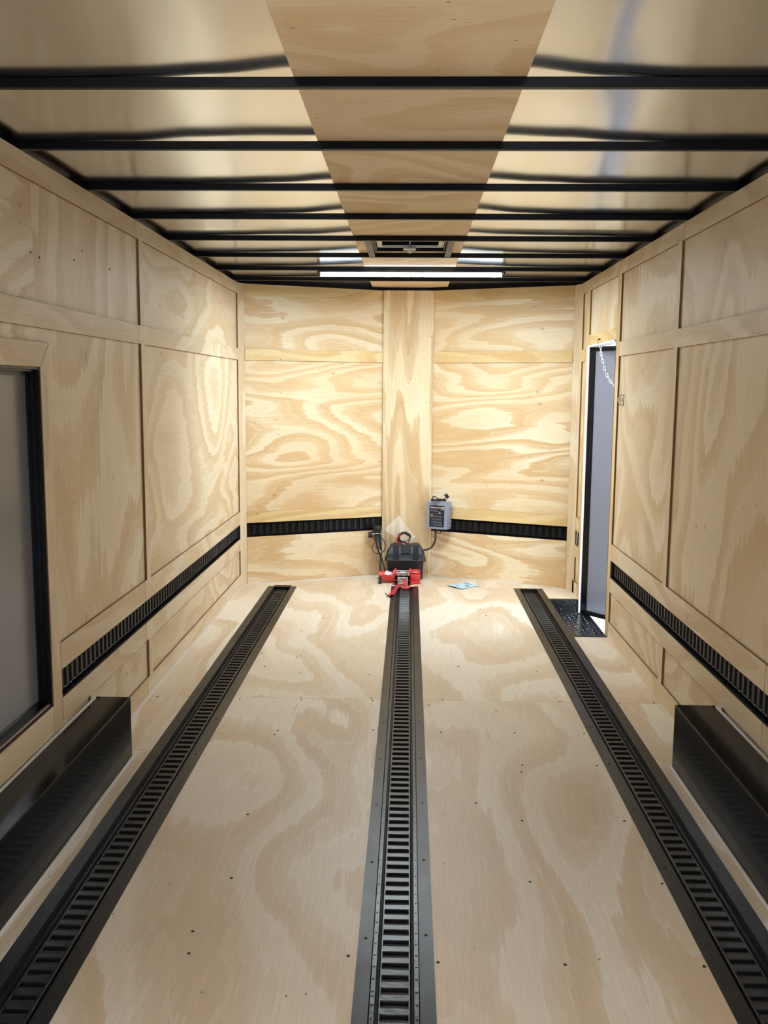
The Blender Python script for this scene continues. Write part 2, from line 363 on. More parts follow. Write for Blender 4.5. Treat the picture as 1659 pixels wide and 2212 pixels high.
# ------------------------------------------------------------------ floor
TRK = [(-.934, .107, 6.842, .019), (-.021, .101, 6.895, .012), (.897, .107, 6.87, .019)]
mb = MB(); HW = .0645
def fquad(x0, x1, y0, y1, off):
    slabT = [(x0, y0), (x1, y0), (x1, y1), (x0, y1)]
    mb.face([(x, y, 0) for x, y in slabT], 0, [(y+off[0], x+off[1]) for x, y in slabT])
    for k in range(4):
        a, b = slabT[k], slabT[(k+1) % 4]; mb.face([(a[0], a[1], 0), (b[0], b[1], 0), (b[0], b[1], -.02), (a[0], a[1], -.02)], 1)
lanes = [(-1.26, -.934-HW), (-.934+HW, -.021-HW), (-.021+HW, .897-HW)]
g = .0012
o_near, o_mid, o_far = ruv(), ruv(), ruv()
for i, (a, b) in enumerate(lanes):
    if i == 0:
        fquad(a, b, REAR, 3.64, ruv()); fquad(a, b, 3.64+g, 4.322, ruv())
    else: fquad(a, b, REAR, 4.322, o_near)
    fquad(a, b, 4.322+g, 6.885, o_mid)
fquad(.897+HW, 1.23, REAR, 3.64, ruv()); fquad(.897+HW, 1.23, 3.64+g, 4.322, ruv()); fquad(.897+HW, 1.23, 4.322+g, 5.548, o_mid)
fquad(.897+HW, 1.23, 6.512, 6.885, o_mid); fquad(-1.26, 1.23, 6.885+g, 7.40, o_far)
mb.box((-1.3, REAR, -.05), (1.0, 7.45, -.045), 2); mb.box((1.0, REAR, -.05), (1.3, 5.54, -.045), 2); mb.box((1.0, 6.52, -.05), (1.3, 7.45, -.045), 2)
floor = struct(mb.build('floor', [M['floor'], M['edge'], M['blackdark']]))
SCREWS = [(-.811,5.073),(-.607,5.002),(-.588,5.03),(-.554,4.718),(-.193,4.712),(-.508,4.335),(-.5,4.30),(-.161,4.305),(-.169,4.34),(-.557,3.893),(-.564,3.843),(-.143,3.918),(.106,4.254),(.172,4.337),(.151,3.904),(.462,3.562),(.452,3.494),(.734,4.335),(.472,3.914),(.405,3.079),(-.549,3.087),(-.578,2.376),(-.565,2.275),(-.525,2.659),(.255,3.211),(.381,2.674),(.42,2.265),(.09,2.262),(-.145,2.281),(.772,3.917),(.758,3.571),(.759,3.091),(.780,2.68),(.780,2.271),(-1.196,4.309),(-.795,4.295),(1.014,4.325),(1.18,4.34),(-.757,4.821),(.689,4.814),(-.538,5.896),(.277,4.876),(.339,6.411),(.517,6.02)]
def screw_mesh(r=.0042):
    mb = MB(); mb.lathe([(r, 0), (r, .0008), (r*.8, .0016), (r*.35, .0012), (.0001, .0004)], 10, cap=False); return mb
s0 = screw_mesh(.0048).build('screw', M['screw'], floor)
for i, (x, y) in enumerate(SCREWS):
    s = s0 if i == 0 else cp(s0, floor); s.location = (x, y, 0)
# thin white sealant beads along the floor edges
def bead(pts, r=.006):
    trim_n[0] += 1; mb = MB(); mb.tube(pts, r, 8, smooth_n=1); return struct(mb.build('trim_%d' % trim_n[0], M['caulk']))
bead([(XL+.003, 3.6, .001), (XL+.003, 6.80, .001), (VL0.x+.004, VL0.y-.004, .001), (-.20, 7.315, .001)], .0055)
bead([(.19, 7.31, .001), (VR0.x-.004, VR0.y-.004, .001)], .0055)
# ------------------------------------------------------------------ ceiling: wavy aluminium skin
BOWS = [2.441+.6110*k for k in range(7)]+[6.69]
rng = random.Random(5)
PH = [[(rng.uniform(0, 6.28), rng.uniform(.6, 1.3)) for _ in range(6)] for _ in range(2)]
KN = {}
def gapf(side, k, t):
    """height of the skin above bow k, t = 0 at the wall, 1 at the plywood"""
    tabl = {(0, 0): (0, 0, .0, .001, .0045, .010), (0, 1): (0, 0, .001, .007, .0085, .007), (0, 2): (0, 0, 0, 0.001, .003, .007), (0, 3): (0, 0, .0, .001, .001, .007),
            (0, 4): (0, 0, .0015, .0035, .0035, .008), (0, 5): (0, .0005, .0013, .0028, .005, .008), (0, 6): (0, .0004, .001, .0022, .0048, .008), (0, 7): (0, .0004, .001, .002, .0048, .008),
            (1, 0): (0, 0, .0, .0, .003, .010), (1, 1): (0, 0, .0, .003, .008, .010), (1, 2): (0, 0, 0, .001, .004, .008), (1, 3): (0, 0, .0, 0, .002, .008),
            (1, 4): (0, .001, .0025, .0035, .005, .008), (1, 5): (0, .0005, .0015, .003, .005, .008), (1, 6): (0, .0004, .001, .0024, .0048, .008), (1, 7): (0, .0004, .001, .002, .0048, .008)}
    tb = tabl[(side, max(0, min(7, k)))]
    x = t*5; i = min(4, int(x)); f = x-i; f = f*f*(3-2*f); return tb[i]*(1-f)+tb[i+1]*f
def skin_z(side, x, y):
    t = (x+1.27)/(.97) if side == 0 else (1.245-x)/(.965)
    t = max(0, min(1, t))
    kf = (y-BOWS[0])/.611; k = math.floor(kf); f = kf-k
    a, b = gapf(side, k, t), gapf(side, k+1, t); ff = f*f*(3-2*f)
    z = a*(1-ff)+b*ff
    ed = min(1, t*4)*(1 if y < 4.7 else .15)
    z += ed*.0016*math.sin(math.pi*f)**2*math.sin(2.2*x*PH[side][0][1]*2+PH[side][k % 6][0])+ed*.0012*math.sin(math.pi*f)**2*math.sin(5*x+3*y+k*1.7)
    z += ed*.0010*math.sin(3.1*y+2*x+side)
    return 2.2427+z+.0030*t**5
mb = MB()
for side, (x0, x1) in enumerate(((-1.27, -.26), (.245, 1.245))):
    P = []
    ny = 260
    for j in range(ny+1):
        y = REAR+(7.45-REAR)*j/ny
        P.append([(x0+(x1-x0)*i/48, y, skin_z(side, x0+(x1-x0)*i/48, y)) for i in range(49)])
    mb.grid(P, 0, True)
struct(mb.build('ceiling', M['skin']))
trim_n[0] += 1; mb = MB(); mb.box((-.45, 7.355, 2.19), (.43, 7.40, 2.275)); struct(mb.build('trim_%d' % trim_n[0], M['bow']))
# black top tubes of the walls
for nm, x0, x1 in (('left', XL-.06, XL-.028), ('right', XR+.028, XR+.052)):
    trim_n[0] += 1; mb = MB(); mb.box((x0, REAR, 2.195), (x1, 6.9, 2.262)); struct(mb.build('trim_%d' % trim_n[0], M['bow']))
for fr, Lw in ((FVL, LV), (FVR, LVR)):
    trim_n[0] += 1; mb = MB(); slab(mb, fr, -.02, Lw+.15, ZT+.001, 2.262, -.012, .03, mi=0, ei=0); struct(mb.build('trim_%d' % trim_n[0], M['bow']))
# plywood runner
mb = MB()
def cply(x0, x1, y0, y1, off):
    pts = [(x0, y0), (x1, y0), (x1, y1), (x0, y1)]
    mb.face([(x, y, 2.2425) for x, y in reversed(pts)], 0, [(x+off[0], y+off[1]) for x, y in reversed(pts)])
    mb.face([(x, y, 2.2485) for x, y in pts], 1)
    for k in range(4):
        a, b = pts[k], pts[(k+1) % 4]; mb.face([(a[0], a[1], 2.2425), (b[0], b[1], 2.2425), (b[0], b[1], 2.2485), (a[0], a[1], 2.2485)], 1)
VY0, VY1, VX0, VX1 = 4.95, 5.43, -.196, .184
oo = ruv(); cply(-.296, .280, REAR, 2.45, ruv()); cply(-.296, .280, 2.4505, VY0, oo); cply(-.296, .280, VY1, 7.4, ruv())
cply(-.296, VX0, VY0, VY1, oo); cply(VX1, .280, VY0, VY1, oo)
tag(mb.build('ceiling_runner', [M['ceil'], M['edge']]), 'plywood strip running along the middle of the ceiling above the black beams', 'plywood strip')
# bows
ordn = ['nearest black roof beam, at the top of the photo', 'second black roof beam from the camera', 'third black roof beam from the camera', 'fourth black roof beam from the camera',
        'fifth black roof beam, just before the roof vent', 'sixth black roof beam, just behind the roof vent', 'seventh black roof beam, the one carrying the lit light bar', 'last black roof beam, against the pointed front wall']
for k, y in enumerate(BOWS):
    mb = MB(); mb.box((XL-.026, y-.012, ZT), (XR+.026, y+.012, ZT+.0250), bev=.0025)
    o = mb.build('roof_beam', M['bow']); center_origin(o, (0, y, ZT)); tag(o, ordn[k], 'beam', 'black roof beams')
for y in (BOWS[0]-.611, BOWS[0]-1.222, BOWS[0]-1.833, BOWS[0]-2.444):
    trim_n[0] += 1; mb = MB(); mb.box((XL-.026, y-.012, ZT), (XR+.026, y+.012, ZT+.0250)); struct(mb.build('trim_%d' % trim_n[0], M['bow']))
# ------------------------------------------------------------------ E-track rails
def etrack_mesh(length, flw, slot_hw, face_hw, depth, sl=.020, pitch=.0508, holes=True, y0=0.0):
    """rail along local y, face up z=0. mats: 0 metal 1 void"""
    mb = MB(); n = max(1, int(length/pitch)); Lg = length
    zf = -depth
    # side profile
    for sgn in (-1, 1):
        prof = [(face_hw, 0), (face_hw+.002, -.0015), (face_hw+.003, -.014-depth*0), (face_hw+.010, -.014), (face_hw+.011, zf), (flw-.001, zf), (flw, zf-.003)]
        mb.grid([[(sgn*x, 0, z), (sgn*x, Lg, z)] for x, z in prof[:3]], 0, False); mb.grid([[(sgn*x, 0, z), (sgn*x, Lg, z)] for x, z in prof[2:5]], 1, False)  # groove lined in void black: its deep shade is put into the colour
        mb.grid([[(sgn*x, 0, z), (sgn*x, Lg, z)] for x, z in prof[4:]], 0, False)
    pad = (Lg-n*pitch)/2
    if pad > 1e-4:
        for a, b in ((0, pad), (Lg-pad, Lg)): mb.face([(-face_hw, a, 0), (face_hw, a, 0), (face_hw, b, 0), (-face_hw, b, 0)])
    def ring(hx, a, b, z): return [(-hx, a, z), (hx, a, z), (hx, b, z), (-hx, b, z)]
    for k in range(n):
        a = pad+k*pitch; b = a+pitch; c = (a+b)/2
        R = [ring(face_hw, a, b, 0), ring(slot_hw+.0035, c-sl/2-.0045, c+sl/2+.0045, 0), ring(slot_hw+.0015, c-sl/2-.002, c+sl/2+.002, .0022),
             ring(slot_hw, c-sl/2, c+sl/2, .0006), ring(slot_hw-.0005, c-sl/2+.0005, c+sl/2-.0005, -.010)]
        for q in range(4):
            for e in range(4):
                e2 = (e+1) % 4; mb.face([R[q][e], R[q][e2], R[q+1][e2], R[q+1][e]], 0, smooth=(q in (1, 2)))
        # rolled lip inside the slot
        mb.box((-slot_hw+.004, c-.0015, -.010), (slot_hw-.004, c+.0035, -.0050), 0)
    mb.face([(-face_hw, 0, -.0125), (face_hw, 0, -.0125), (face_hw, Lg, -.0125), (-face_hw, Lg, -.0125)], 1)
    if holes:
        for k in range(n):
            c = pad+(k+.5)*pitch
            for sgn in (-1, 1):
                x = sgn*((face_hw+.011+flw)/2); pts = [(x+.0032*math.cos(t*math.pi/4), c+.0032*math.sin(t*math.pi/4), zf+.0004) for t in range(8)]
                mb.face(pts, 1)
    return mb
labs = ['recessed black slotted floor track on the left, beside the left wheel box', 'recessed black slotted floor track along the middle, ending at the red winch', 'recessed black slotted floor track on the right, passing the step at the side door']
Y0 = .9
for (cx, hw, ye, dz), lb in zip(TRK, labs):
    t = thing('floor_track', lb, 'tie-down track', (cx, Y0, 0), 'slotted floor tracks')
    Lt = ye-Y0-.03
    r = etrack_mesh(Lt, .0615, .0315, .038, .0025, sl=.0175).build('slotted_rail', [M['track'], M['blackdark']], t); r.location = (0, 0, -dz+.002)
    mb = MB(); mb.box((-.0645, 0, -.042), (.0645, ye-Y0-.01, -.036)); mb.box((-.0645, 0, -.04), (-.0635, Lt+.02, -.0005)); mb.box((.0635, 0, -.04), (.0645, Lt+.02, -.0005)); mb.box((-.0645, Lt+.018, -.04), (.0645, Lt+.0195, -.0005))
    mb.build('channel', M['blackdark'], t)
    for sg in (-1, 1):
        a, b = sorted((sg*.0625, sg*hw)); mb = MB(); mb.box((a, 0, 0), (b, ye-Y0, .0022)); mb.build('trim_plate', M['trim'], t)
    if dz > .015: mb = MB(); mb.box((-.0625, ye-Y0-.022, 0), (.0625, ye-Y0, .0022)); mb.build('end_plate', M['trim'], t)
    for q, y in enumerate([2.37+.41*k for k in range(11)]):
        for sg in (-1, 1):
            if y > ye: continue
            s = cp(s0, t); s.location = (sg*(.0625+hw)/2, y-Y0+.01*sg, .0022)
# wall tracks
def wall_track(fr, s0_, s1_, label, mm='walltrack'):
    m = fr.M(0, 0, 0)
    # local x -> z up, local y -> along s, local z -> n
    R = Matrix((Vector((0, 0, 1)), fr.S, fr.N)).transposed().to_4x4(); R.translation = fr.p(s0_, -.020, (Z_E0+Z_E1)/2)
    t = thing('wall_track', label, 'tie-down track', group='slotted wall tracks', T=Matrix.Translation(fr.p(s0_, -.020, (Z_E0+Z_E1)/2)))
    r = etrack_mesh(s1_-s0_, .0525, .034, .0385, .012, .021, holes=False)
    r.v = [tuple((R.to_3x3() @ Vector(v))) for v in r.v]
    r.build('slotted_rail', [M[mm], M['blackdark']], t)
    for z0, z1 in ((Z_E1-.0035, Z_E1-.0005), (Z_E0+.0005, Z_E0+.0035)):
        lip = MB(); pts = [fr.p(a, n, z)-t.location for a, n, z in ((s0_, -.034, z0), (s1_, -.034, z0), (s1_, -.0015, z0), (s0_, -.0015, z0))]
        up = Vector((0, 0, z1-z0)); q = [p+up for p in pts]
        lip.face(pts); lip.face(q)
        for k in range(4): lip.face([pts[k], pts[(k+1) % 4], q[(k+1) % 4], q[k]])
        lip.build('edge_lip', M['black'], t)
wall_track(FL, 3.225, 6.796, 'long black slotted track low on the left wall')
wall_track(FRt, .6, 5.535, 'long black slotted track low on the right wall, near side of the door')
wall_track(FRt, 6.64, 6.734, 'short black piece of slotted track between side door and front corner')
wall_track(FVL, .004, LV-.01, 'black slotted track on the left half of the pointed front wall', 'vtrack')
wall_track(FVR, .004, LVR-.01, 'black slotted track on the right half of the pointed front wall', 'vtrack')
# ------------------------------------------------------------------ wheel boxes
def wheelbox(x0, x1, y1, ztop, label, sgn):
    t = thing('wheel_box', label, 'wheel box', ((x0+x1)/2, 2.5, 0), 'black wheel boxes'); o = t.location
    mb = MB(); mb.box((x0-o.x, 1.2-o.y, 0), (x1-o.x, y1-o.y, ztop), bev=.004); mb.build('cover', M['wheelbox'], t)
    mb = MB(); xi = x1 if sgn > 0 else x0
    mb.tube([(xi-o.x+sgn*.003, 1.2-o.y, .002), (xi-o.x+sgn*.003, y1-o.y+.003, .002)], .007, 8, smooth_n=1); mb.build('floor_sealant', M['caulk'], t)
    mb = MB(); xw = x0 if sgn > 0 else x1
    mb.tube([(xw-o.x+sgn*.006, 1.2-o.y, ztop+.002), (xw-o.x+sgn*.006, y1-o.y-.03, ztop+.002)], .006, 8, smooth_n=1); mb.build('wall_sealant', M['caulk'], t)
wheelbox(XL, -1.098, 3.572, .252, 'black sheet metal wheel box against the left wall under the big door', 1)
wheelbox(1.052, XR, 3.567, .258, 'black sheet metal wheel box against the right wall', -1)
# ------------------------------------------------------------------ door 1: big side escape door, left
d = bpy.data.objects.new('door_1', None); COL.objects.link(d); d.location = (XL-.045, 2.3, 0); struct(d); o = d.location
mb = MB(); mb.box((XL-.055-o.x, 1.35-o.y, .37), (XL-.045-o.x, 3.13-o.y, 1.53)); mb.build('door_panel', M['grey'], d)
mb = MB()
for a, b, z0, z1 in ((3.134, 3.142, .362, 1.54), (1.35, 3.142, 1.532, 1.54), (1.35, 3.142, .362, .368)): mb.box((XL-.06-o.x, a-o.y, z0), (XL-.004-o.x, b-o.y, z1))
for a, b, z0, z1 in ((3.118, 3.142, .362, 1.54), (1.35, 3.142, 1.512, 1.54), (1.35, 3.142, .362, .388)): mb.box((XL-.043-o.x, a-o.y, z0), (XL-.034-o.x, b-o.y, z1))
for a, b, z0, z1 in ((3.127, 3.142, .362, 1.54), (1.35, 3.142, 1.525, 1.54), (1.35, 3.142, .362, .374)): mb.box((XL-.034-o.x, a-o.y, z0), (XL-.018-o.x, b-o.y, z1))
mb.build('door_frame', M['black'], d)
# ------------------------------------------------------------------ door 2: open side door, right
d = bpy.data.objects.new('door_2', None); COL.objects.link(d); d.location = (1.221, 6.472, 0); struct(d)
dv = Vector((math.sin(math.radians(38.3)), -math.cos(math.radians(38.3)), 0)); nv = Vector((-dv.y, dv.x, 0))  # outer side normal
nv = Vector((math.cos(math.radians(38.3)), math.sin(math.radians(38.3)), 0))
Td = Matrix((dv, nv, Vector((0, 0, 1)))).transposed().to_4x4()
mb = MB(); mb.box((.035, .004, -.06), (.84, .034, 1.74), 0, Td); mb.build('door_panel', M['grey'], d)
mb = MB()
for a, b, z0, z1 in ((0, .045, -.085, 1.765), (.83, .875, -.085, 1.765), (0, .875, -.085, -.055), (0, .875, 1.735, 1.765)): mb.box((a, -.004, z0), (b, .038, z1), 0, Td)
mb.build('door_frame', M['black'], d)
mb = MB()
for z in (.25, .9, 1.5, 1.70): mb.lathe([(.004, -.0055), (.0025, -.007)], 8, 0, Td @ Matrix.Translation((.02, 0, z)) @ Matrix.Rotation(math.pi/2, 4, 'X'))
rv = mb.build('hinge_rivets', M['steel'], d)
# white jamb lining
trim_n[0] += 1; mb = MB()
mb.box((XR-.008, 6.476, -.085), (XR+.062, 6.487, 1.765)); mb.box((XR-.008, 5.631, 1.760), (XR+.062, 6.476, 1.771)); mb.box((XR+.0, 5.62, -.085), (XR+.062, 5.631, 1.765))
struct(mb.build('trim_%d' % trim_n[0], M['white']))
# ------------------------------------------------------------------ step well
t = thing('entry_step', 'glossy black diamond-plate step sunk into the floor at the side door', 'step', (1.10, 6.03, -.09))
o = t.location
def lug_grid(mb, x0, x1, y0, y1, z, vertical=False, yw=0):
    nx, ny = int((x1-x0)/.03), int((y1-y0)/.03)
    for i in range(nx):
        for j in range(ny):
            cx, cy = x0+(i+.5)*(x1-x0)/nx, y0+(j+.5)*(y1-y0)/ny; a = math.radians(45 if (i+j) % 2 else -45)
            R = Matrix.Rotation(a, 4, 'Z')
            T = Matrix.Translation((cx, cy, z)) if not vertical else Matrix.Translation((cx, yw, cy)) @ Matrix.Rotation(math.pi/2, 4, 'X')
            pts = [T @ R @ Vector(p) for p in ((.011, 0, .0002), (0, .0035, .0002), (-.011, 0, .0002), (0, -.0035, .0002))]; top = T @ R @ Vector((0, 0, .0035))
            for k in range(4): mb.face([pts[k], pts[(k+1) % 4], top])
mb = MB(); mb.box((.965-o.x, 5.548-o.y, -.006), (1.275-o.x, 6.512-o.y, 0)); lug_grid(mb, .97-o.x, 1.235-o.x, 5.56-o.y, 6.50-o.y, 0)
mb.build('tread_plate', M['tread'], t)
mb = MB(); mb.box((.965-o.x, 5.546-o.y, -.006), (1.275-o.x, 5.554-o.y, .0885)); mb.build('riser', M['tread'], t)
mb = MB(); mb.box((.965-o.x, 6.506-o.y, -.006), (1.275-o.x, 6.514-o.y, .0885)); lug_grid(mb, .97-o.x, 1.20-o.x, .005, .075, 0, True, 6.5055-o.y)
mb.build('riser', M['tread'], t)
mb = MB()
mb.box((.965-o.x, 6.512-o.y, .0895), (1.205-o.x, 6.545-o.y, .0925)); mb.build('edge_trim', M['trim'], t); mb = MB(); mb.box((1.0-o.x, 5.520-o.y, .0895), (1.205-o.x, 5.550-o.y, .0925)); mb.build('edge_trim', M['trim'], t)
mb = MB(); mb.box((1.225-o.x, 5.552-o.y, 0), (1.24-o.x, 6.50-o.y, .006), bev=.002); mb.box((1.255-o.x, 5.552-o.y, 0), (1.275-o.x, 6.50-o.y, .004), bev=.0015); mb.build('threshold', M['black'], t)
# ------------------------------------------------------------------ outside ground
mb = MB(); mb.face([(-12, -16, -.46), (16, -16, -.46), (16, 20, -.46), (-12, 20, -.46)]); g_ = mb.build('ground', M['gravel']); struct(g_)
# unseen dark wall added behind the trailer's open rear: it keeps the low sky out
trim_n[0] += 1; mb = MB(); mb.box((-14, -9.5, -.46), (16, -9, 4.2)); struct(mb.build('wall_sky_block', M['sky_block']))
# ------------------------------------------------------------------ chain and header hook
t = thing('door_chain', 'thin steel chain hanging from the top of the side door opening', 'chain', (1.211, 6.1, 1.79))
CH_P = [(1.213, 6.1, 1.762), (1.218, 6.1, 1.711), (1.229, 6.1, 1.664), (1.246, 6.1, 1.606), (1.269, 6.1, 1.553), (1.29, 6.1, 1.524), (1.312, 6.1, 1.501), (1.345, 6.098, 1.486), (1.40, 6.09, 1.478), (1.47, 6.08, 1.482), (1.525, 6.085, 1.49)]
mb = MB(); mb.lathe([(.006, 0), (.006, .004), (.003, .006), (.003, .014)], 10, 0, Matrix.Translation((-.001, 0, .006)) @ Matrix.Rotation(-math.pi/2, 4, 'Y'))
mb.build('hook_screw', M['screw'], t)
mb = MB(); mb.tube([(-.004, 0, .004), (-.016, 0, -.004), (-.012, 0, -.02), (.0, 0, -.03)], .0022, 8); mb.build('eye_hook', M['steel'], t)
# link mesh: stadium loop long in z
lk = MB(); path = []
for k in range(16):
    a = 2*math.pi*k/16; path.append((.0062*math.cos(a), 0, (.0085 if math.sin(a) > 0 else -.0085)*(1 if abs(math.sin(a)) > .01 else 0)+.0062*math.sin(a)))
lk.tube(path, .0019, 6, smooth_n=1, closed=True)
L0 = lk.build('link', M['steel'], t)
pts = [Vector(p) for p in CH_P]; seglen = [(pts[i+1]-pts[i]).length for i in range(len(pts)-1)]; tot = sum(seglen); st = .0235; n = int(tot/st)
def along(dist):
    for i, q in enumerate(seglen):
        if dist <= q: return pts[i].lerp(pts[i+1], dist/q), (pts[i+1]-pts[i]).normalized()
        dist -= q
    return pts[-1], (pts[-1]-pts[-2]).normalized()
for k in range(n):
    p, dr = along((k+.5)*st); ob = L0 if k == 0 else cp(L0, t)
    q = dr.to_track_quat('Z', 'X').to_matrix().to_4x4() @ Matrix.Rotation(math.radians(90*(k % 2)+25), 4, 'Z'); q.translation = p-t.location; ob.matrix_local = q
# chrome catch on the right wall beside the door
t = thing('door_catch', 'small chrome slotted catch plates screwed to the right wall near the door', 'catch', T=Matrix.Translation((1.2195, 5.45, 1.42)))
for i, y in enumerate((.085, .005)):
    mb = MB(); poly = [(-.016, -.034), (.016, -.034), (.016, -.018), (.006, -.010), (.006, .010), (.016, .018), (.016, .034), (-.016, .034), (-.016, .018), (-.006, .010), (-.006, -.010), (-.016, -.018)]
    poly = [(-.016, -.034), (.016, -.034), (.010, 0), (.016, .034), (-.016, .034), (-.010, 0)]
    T = Matrix.Translation((0, y-.03, 0)) @ Matrix.Rotation(-math.pi/2, 4, 'Y') @ Matrix.Rotation(math.pi/2, 4, 'Z')
    mb.prism(poly, 0, .004, T); mb.box((-.006, -.012, .004), (.006, .012, .018), 0, T, bev=.002)
    for z in (-.026, .026): mb.lathe([(.004, .004), (.003, .006)], 8, 1, T @ Matrix.Translation((0, z, 0)))
    mb.build('slotted_plate', [M['chrome'], M['screw']], t)
# ------------------------------------------------------------------ LED light bar
t = thing('light_bar', 'lit white LED light bar under a roof beam near the front', 'light', (0, BOWS[6], ZT)); 
mb = MB(); mb.box((-.585, -.016, -.012), (.583, .022, 0), bev=.003); mb.build('housing', M['black'], t)
mb = MB()
LP = [(-.0175, -.0125), (-.018, -.028), (-.016, -.0325), (-.012, -.0345), (.004, -.0345), (.008, -.0325), (.010, -.028), (.0095, -.0125)]
rows = [[(xx, y, z) for y, z in LP] for xx in (-.577, .576)]
for j in range(len(LP)-1): mb.face([rows[0][j], rows[0][j+1], rows[1][j+1], rows[1][j]], 0 if j == 3 else 1)     # the diodes shine down, the clear sides glow
mb.face(rows[0], 1); mb.face(list(reversed(rows[1])), 1); mb.build('lens', [M['lens'], M['lens_side']], t)
for x in (-.598, .586):
    mb = MB(); mb.box((x, -.012, -.020), (x+.012, .016, -.002), bev=.003); mb.build('end_cap', M['black'], t)
# ------------------------------------------------------------------ roof vent
t = thing('roof_vent', 'square roof vent with crank knob and smoked lid between two roof beams', 'vent', (0, 5.19, 2.2425)); o = t.location
for a, b in ((-.240, -.205), (.188, .223)):
    mb = MB(); mb.box((a, BOWS[4]+.013-o.y, -.024), (b, BOWS[5]-.013-o.y, -.0005), bev=.002); mb.build('side_bar', M['bow'], t)
mb = MB()
for a, b, c, e in ((VX0-.005, VX0+.004, VY0, VY1), (VX1-.004, VX1+.005, VY0, VY1), (VX0, VX1, VY0, VY0+.006), (VX0, VX1, VY1-.006, VY1)): mb.box((a, c-o.y, -.0), (b, e-o.y, .11))
mb.build('garnish', M['black'], t)
mb = MB()
for a, b in ((VX0+.006, VX0+.035), (VX1-.035, VX1-.006)): mb.box((a, VY0+.02-o.y, .015), (b, VY1-.04-o.y, .03), bev=.003)
mb.box((VX0+.006, VY1-.055-o.y, .015), (VX1-.006, VY1-.035-o.y, .028), bev=.003); mb.build('screen_frame', M['plastic'], t)
mb = MB(); P = []
for i in range(25):
    P.append([(VX0+(VX1-VX0)*i/24, VY0-o.y+(VY1-VY0)*j/20, .105+.02*math.sin(math.pi*i/24)*math.sin(math.pi*j/20)+.004*math.sin(i*1.3)) for j in range(21)])
mb.grid(P); mb.build('lid', M['vent'], t)
mb = MB(); mb.box((-.04-.006, VY1-.075-o.y, .0), (.032-.006, VY1-.03-o.y, .014), bev=.005); mb.lathe([(.014, 0), (.014, -.012), (.010, -.016)], 14, 0, Matrix.Translation((-.008, VY1-.052-o.y, 0)))
mb.build('crank_knob', M['plastic'], t)
mb = MB(); mb.tube([(-.008, VY1-.05-o.y, .01), (-.008, VY1-.12-o.y, .06), (-.008, -.05, .10)], .005, 8, smooth_n=1); mb.build('lift_arm', M['steel'], t)
# ------------------------------------------------------------------ battery box
t = thing('battery_box', 'black plastic battery box with ribbed lid standing at the front wall behind the winch', 'battery box', (-.020, 7.22, 0))
def loft(mb, secs, mi=0):
    """secs: list of (hx, hy, z) rectangles with rounded corners"""
    P = []
    for hx, hy, z in secs:
        r = min(hx, hy)*.12; row = []
        for cx, cy, a0 in ((hx-r, hy-r, 0), (-hx+r, hy-r, 90), (-hx+r, -hy+r, 180), (hx-r, -hy+r, 270)):
            for k in range(4): a = math.radians(a0+k*30); row.append((cx+r*math.cos(a), cy+r*math.sin(a), z))
        P.append(row)
    mb.grid(P, mi, True, close_v=True); mb.face(list(reversed(P[0])), mi); mb.face(P[-1], mi)
mb = MB(); loft(mb, [(.128, .074, 0), (.134, .078, .01), (.142, .084, .17)])
for x in (.095, .118):
    for z in (.03, .045, .06): mb.box((x-.004, -.080-.003, z), (x+.012, -.077, z+.004))
mb.build('body', M['boxplast'], t)
mb = MB(); loft(mb, [(.160, .096, .150), (.160, .096, .156), (.154, .092, .160), (.148, .088, .200), (.146, .086, .204), (.112, .060, .262), (.106, .055, .266)])
for x in (-.092, .060):                                   # raised ribs with handle slots
    mb.prism([(-.086, .165), (-.096, .165), (-.094, .205), (-.072, .272), (.055, .272), (.055, .262)], x-.004, x+.044, Matrix(((0, 0, 1, 0), (1, 0, 0, 0), (0, 1, 0, 0), (0, 0, 0, 1))))
mb.build('lid', M['boxplast'], t)
mb = MB()
T = Matrix(((0, 0, 1, 0), (1, 0, 0, 0), (0, 1, 0, 0), (0, 0, 0, 1)))
for x in (-.083, .069):
    mb = MB(); mb.prism([(-.0975, .212), (-.0785, .262), (-.072, .266), (-.091, .212)], x, x+.026, T); mb.build('handle_slot', M['blackdark'], t)
mb = MB(); mb.prism([(-.090, .205), (-.093, .208), (-.069, .275), (-.064, .275)], -.036, .044, T); mb.prism([(-.094, .212), (-.096, .214), (-.078, .262), (-.075, .262)], -.022, .024, T)
mb.build('latch_panel', M['boxplast'], t)
# ------------------------------------------------------------------ winch
t = thing('winch', 'red electric winch with steel drum and roller fairlead on the floor at the front', 'winch', (-.03, 7.0, 0))
Rx = Matrix.Rotation(math.pi/2, 4, 'Y')           # lathe axis z -> x
mb = MB(); mb.lathe([(.030, 0), (.0385, .004), (.0385, .018), (.0375, .020), (.0375, .128), (.040, .130), (.040, .140)], 28, 0, Matrix.Translation((-.189, .03, .051)) @ Rx)
mb.build('motor', M['red'], t)
mb = MB(); mb.lathe([(.046, 0), (.048, .003), (.048, .055), (.044, .072), (.030, .076)], 28, 0, Matrix.Translation((.050, .03, .052)) @ Rx)
mb.box((.046, -.012, .002), (.120, .07, .022), bev=.004); mb.box((.046, -.016, .082), (.124, .060, .104), bev=.006)
mb.build('gear_housing', M['red'], t)
mb = MB()
for x, xb in ((-.062, -.085), (.046, .046)):
    mb = MB(); mb.box((xb, -.055, 0), (xb+.026, .07, .012), bev=.003)
    mb.prism([(-.05, .0), (-.05, .02), (-.018, .060), (-.016, .100), (.0, .110), (.05, .110), (.072, .09), (.075, .0)], x-.006, x+.006, Matrix(((0, 0, 1, 0), (1, 0, 0, 0), (0, 1, 0, 0), (0, 0, 0, 1))))
    mb.build('side_frame', M['red'], t)
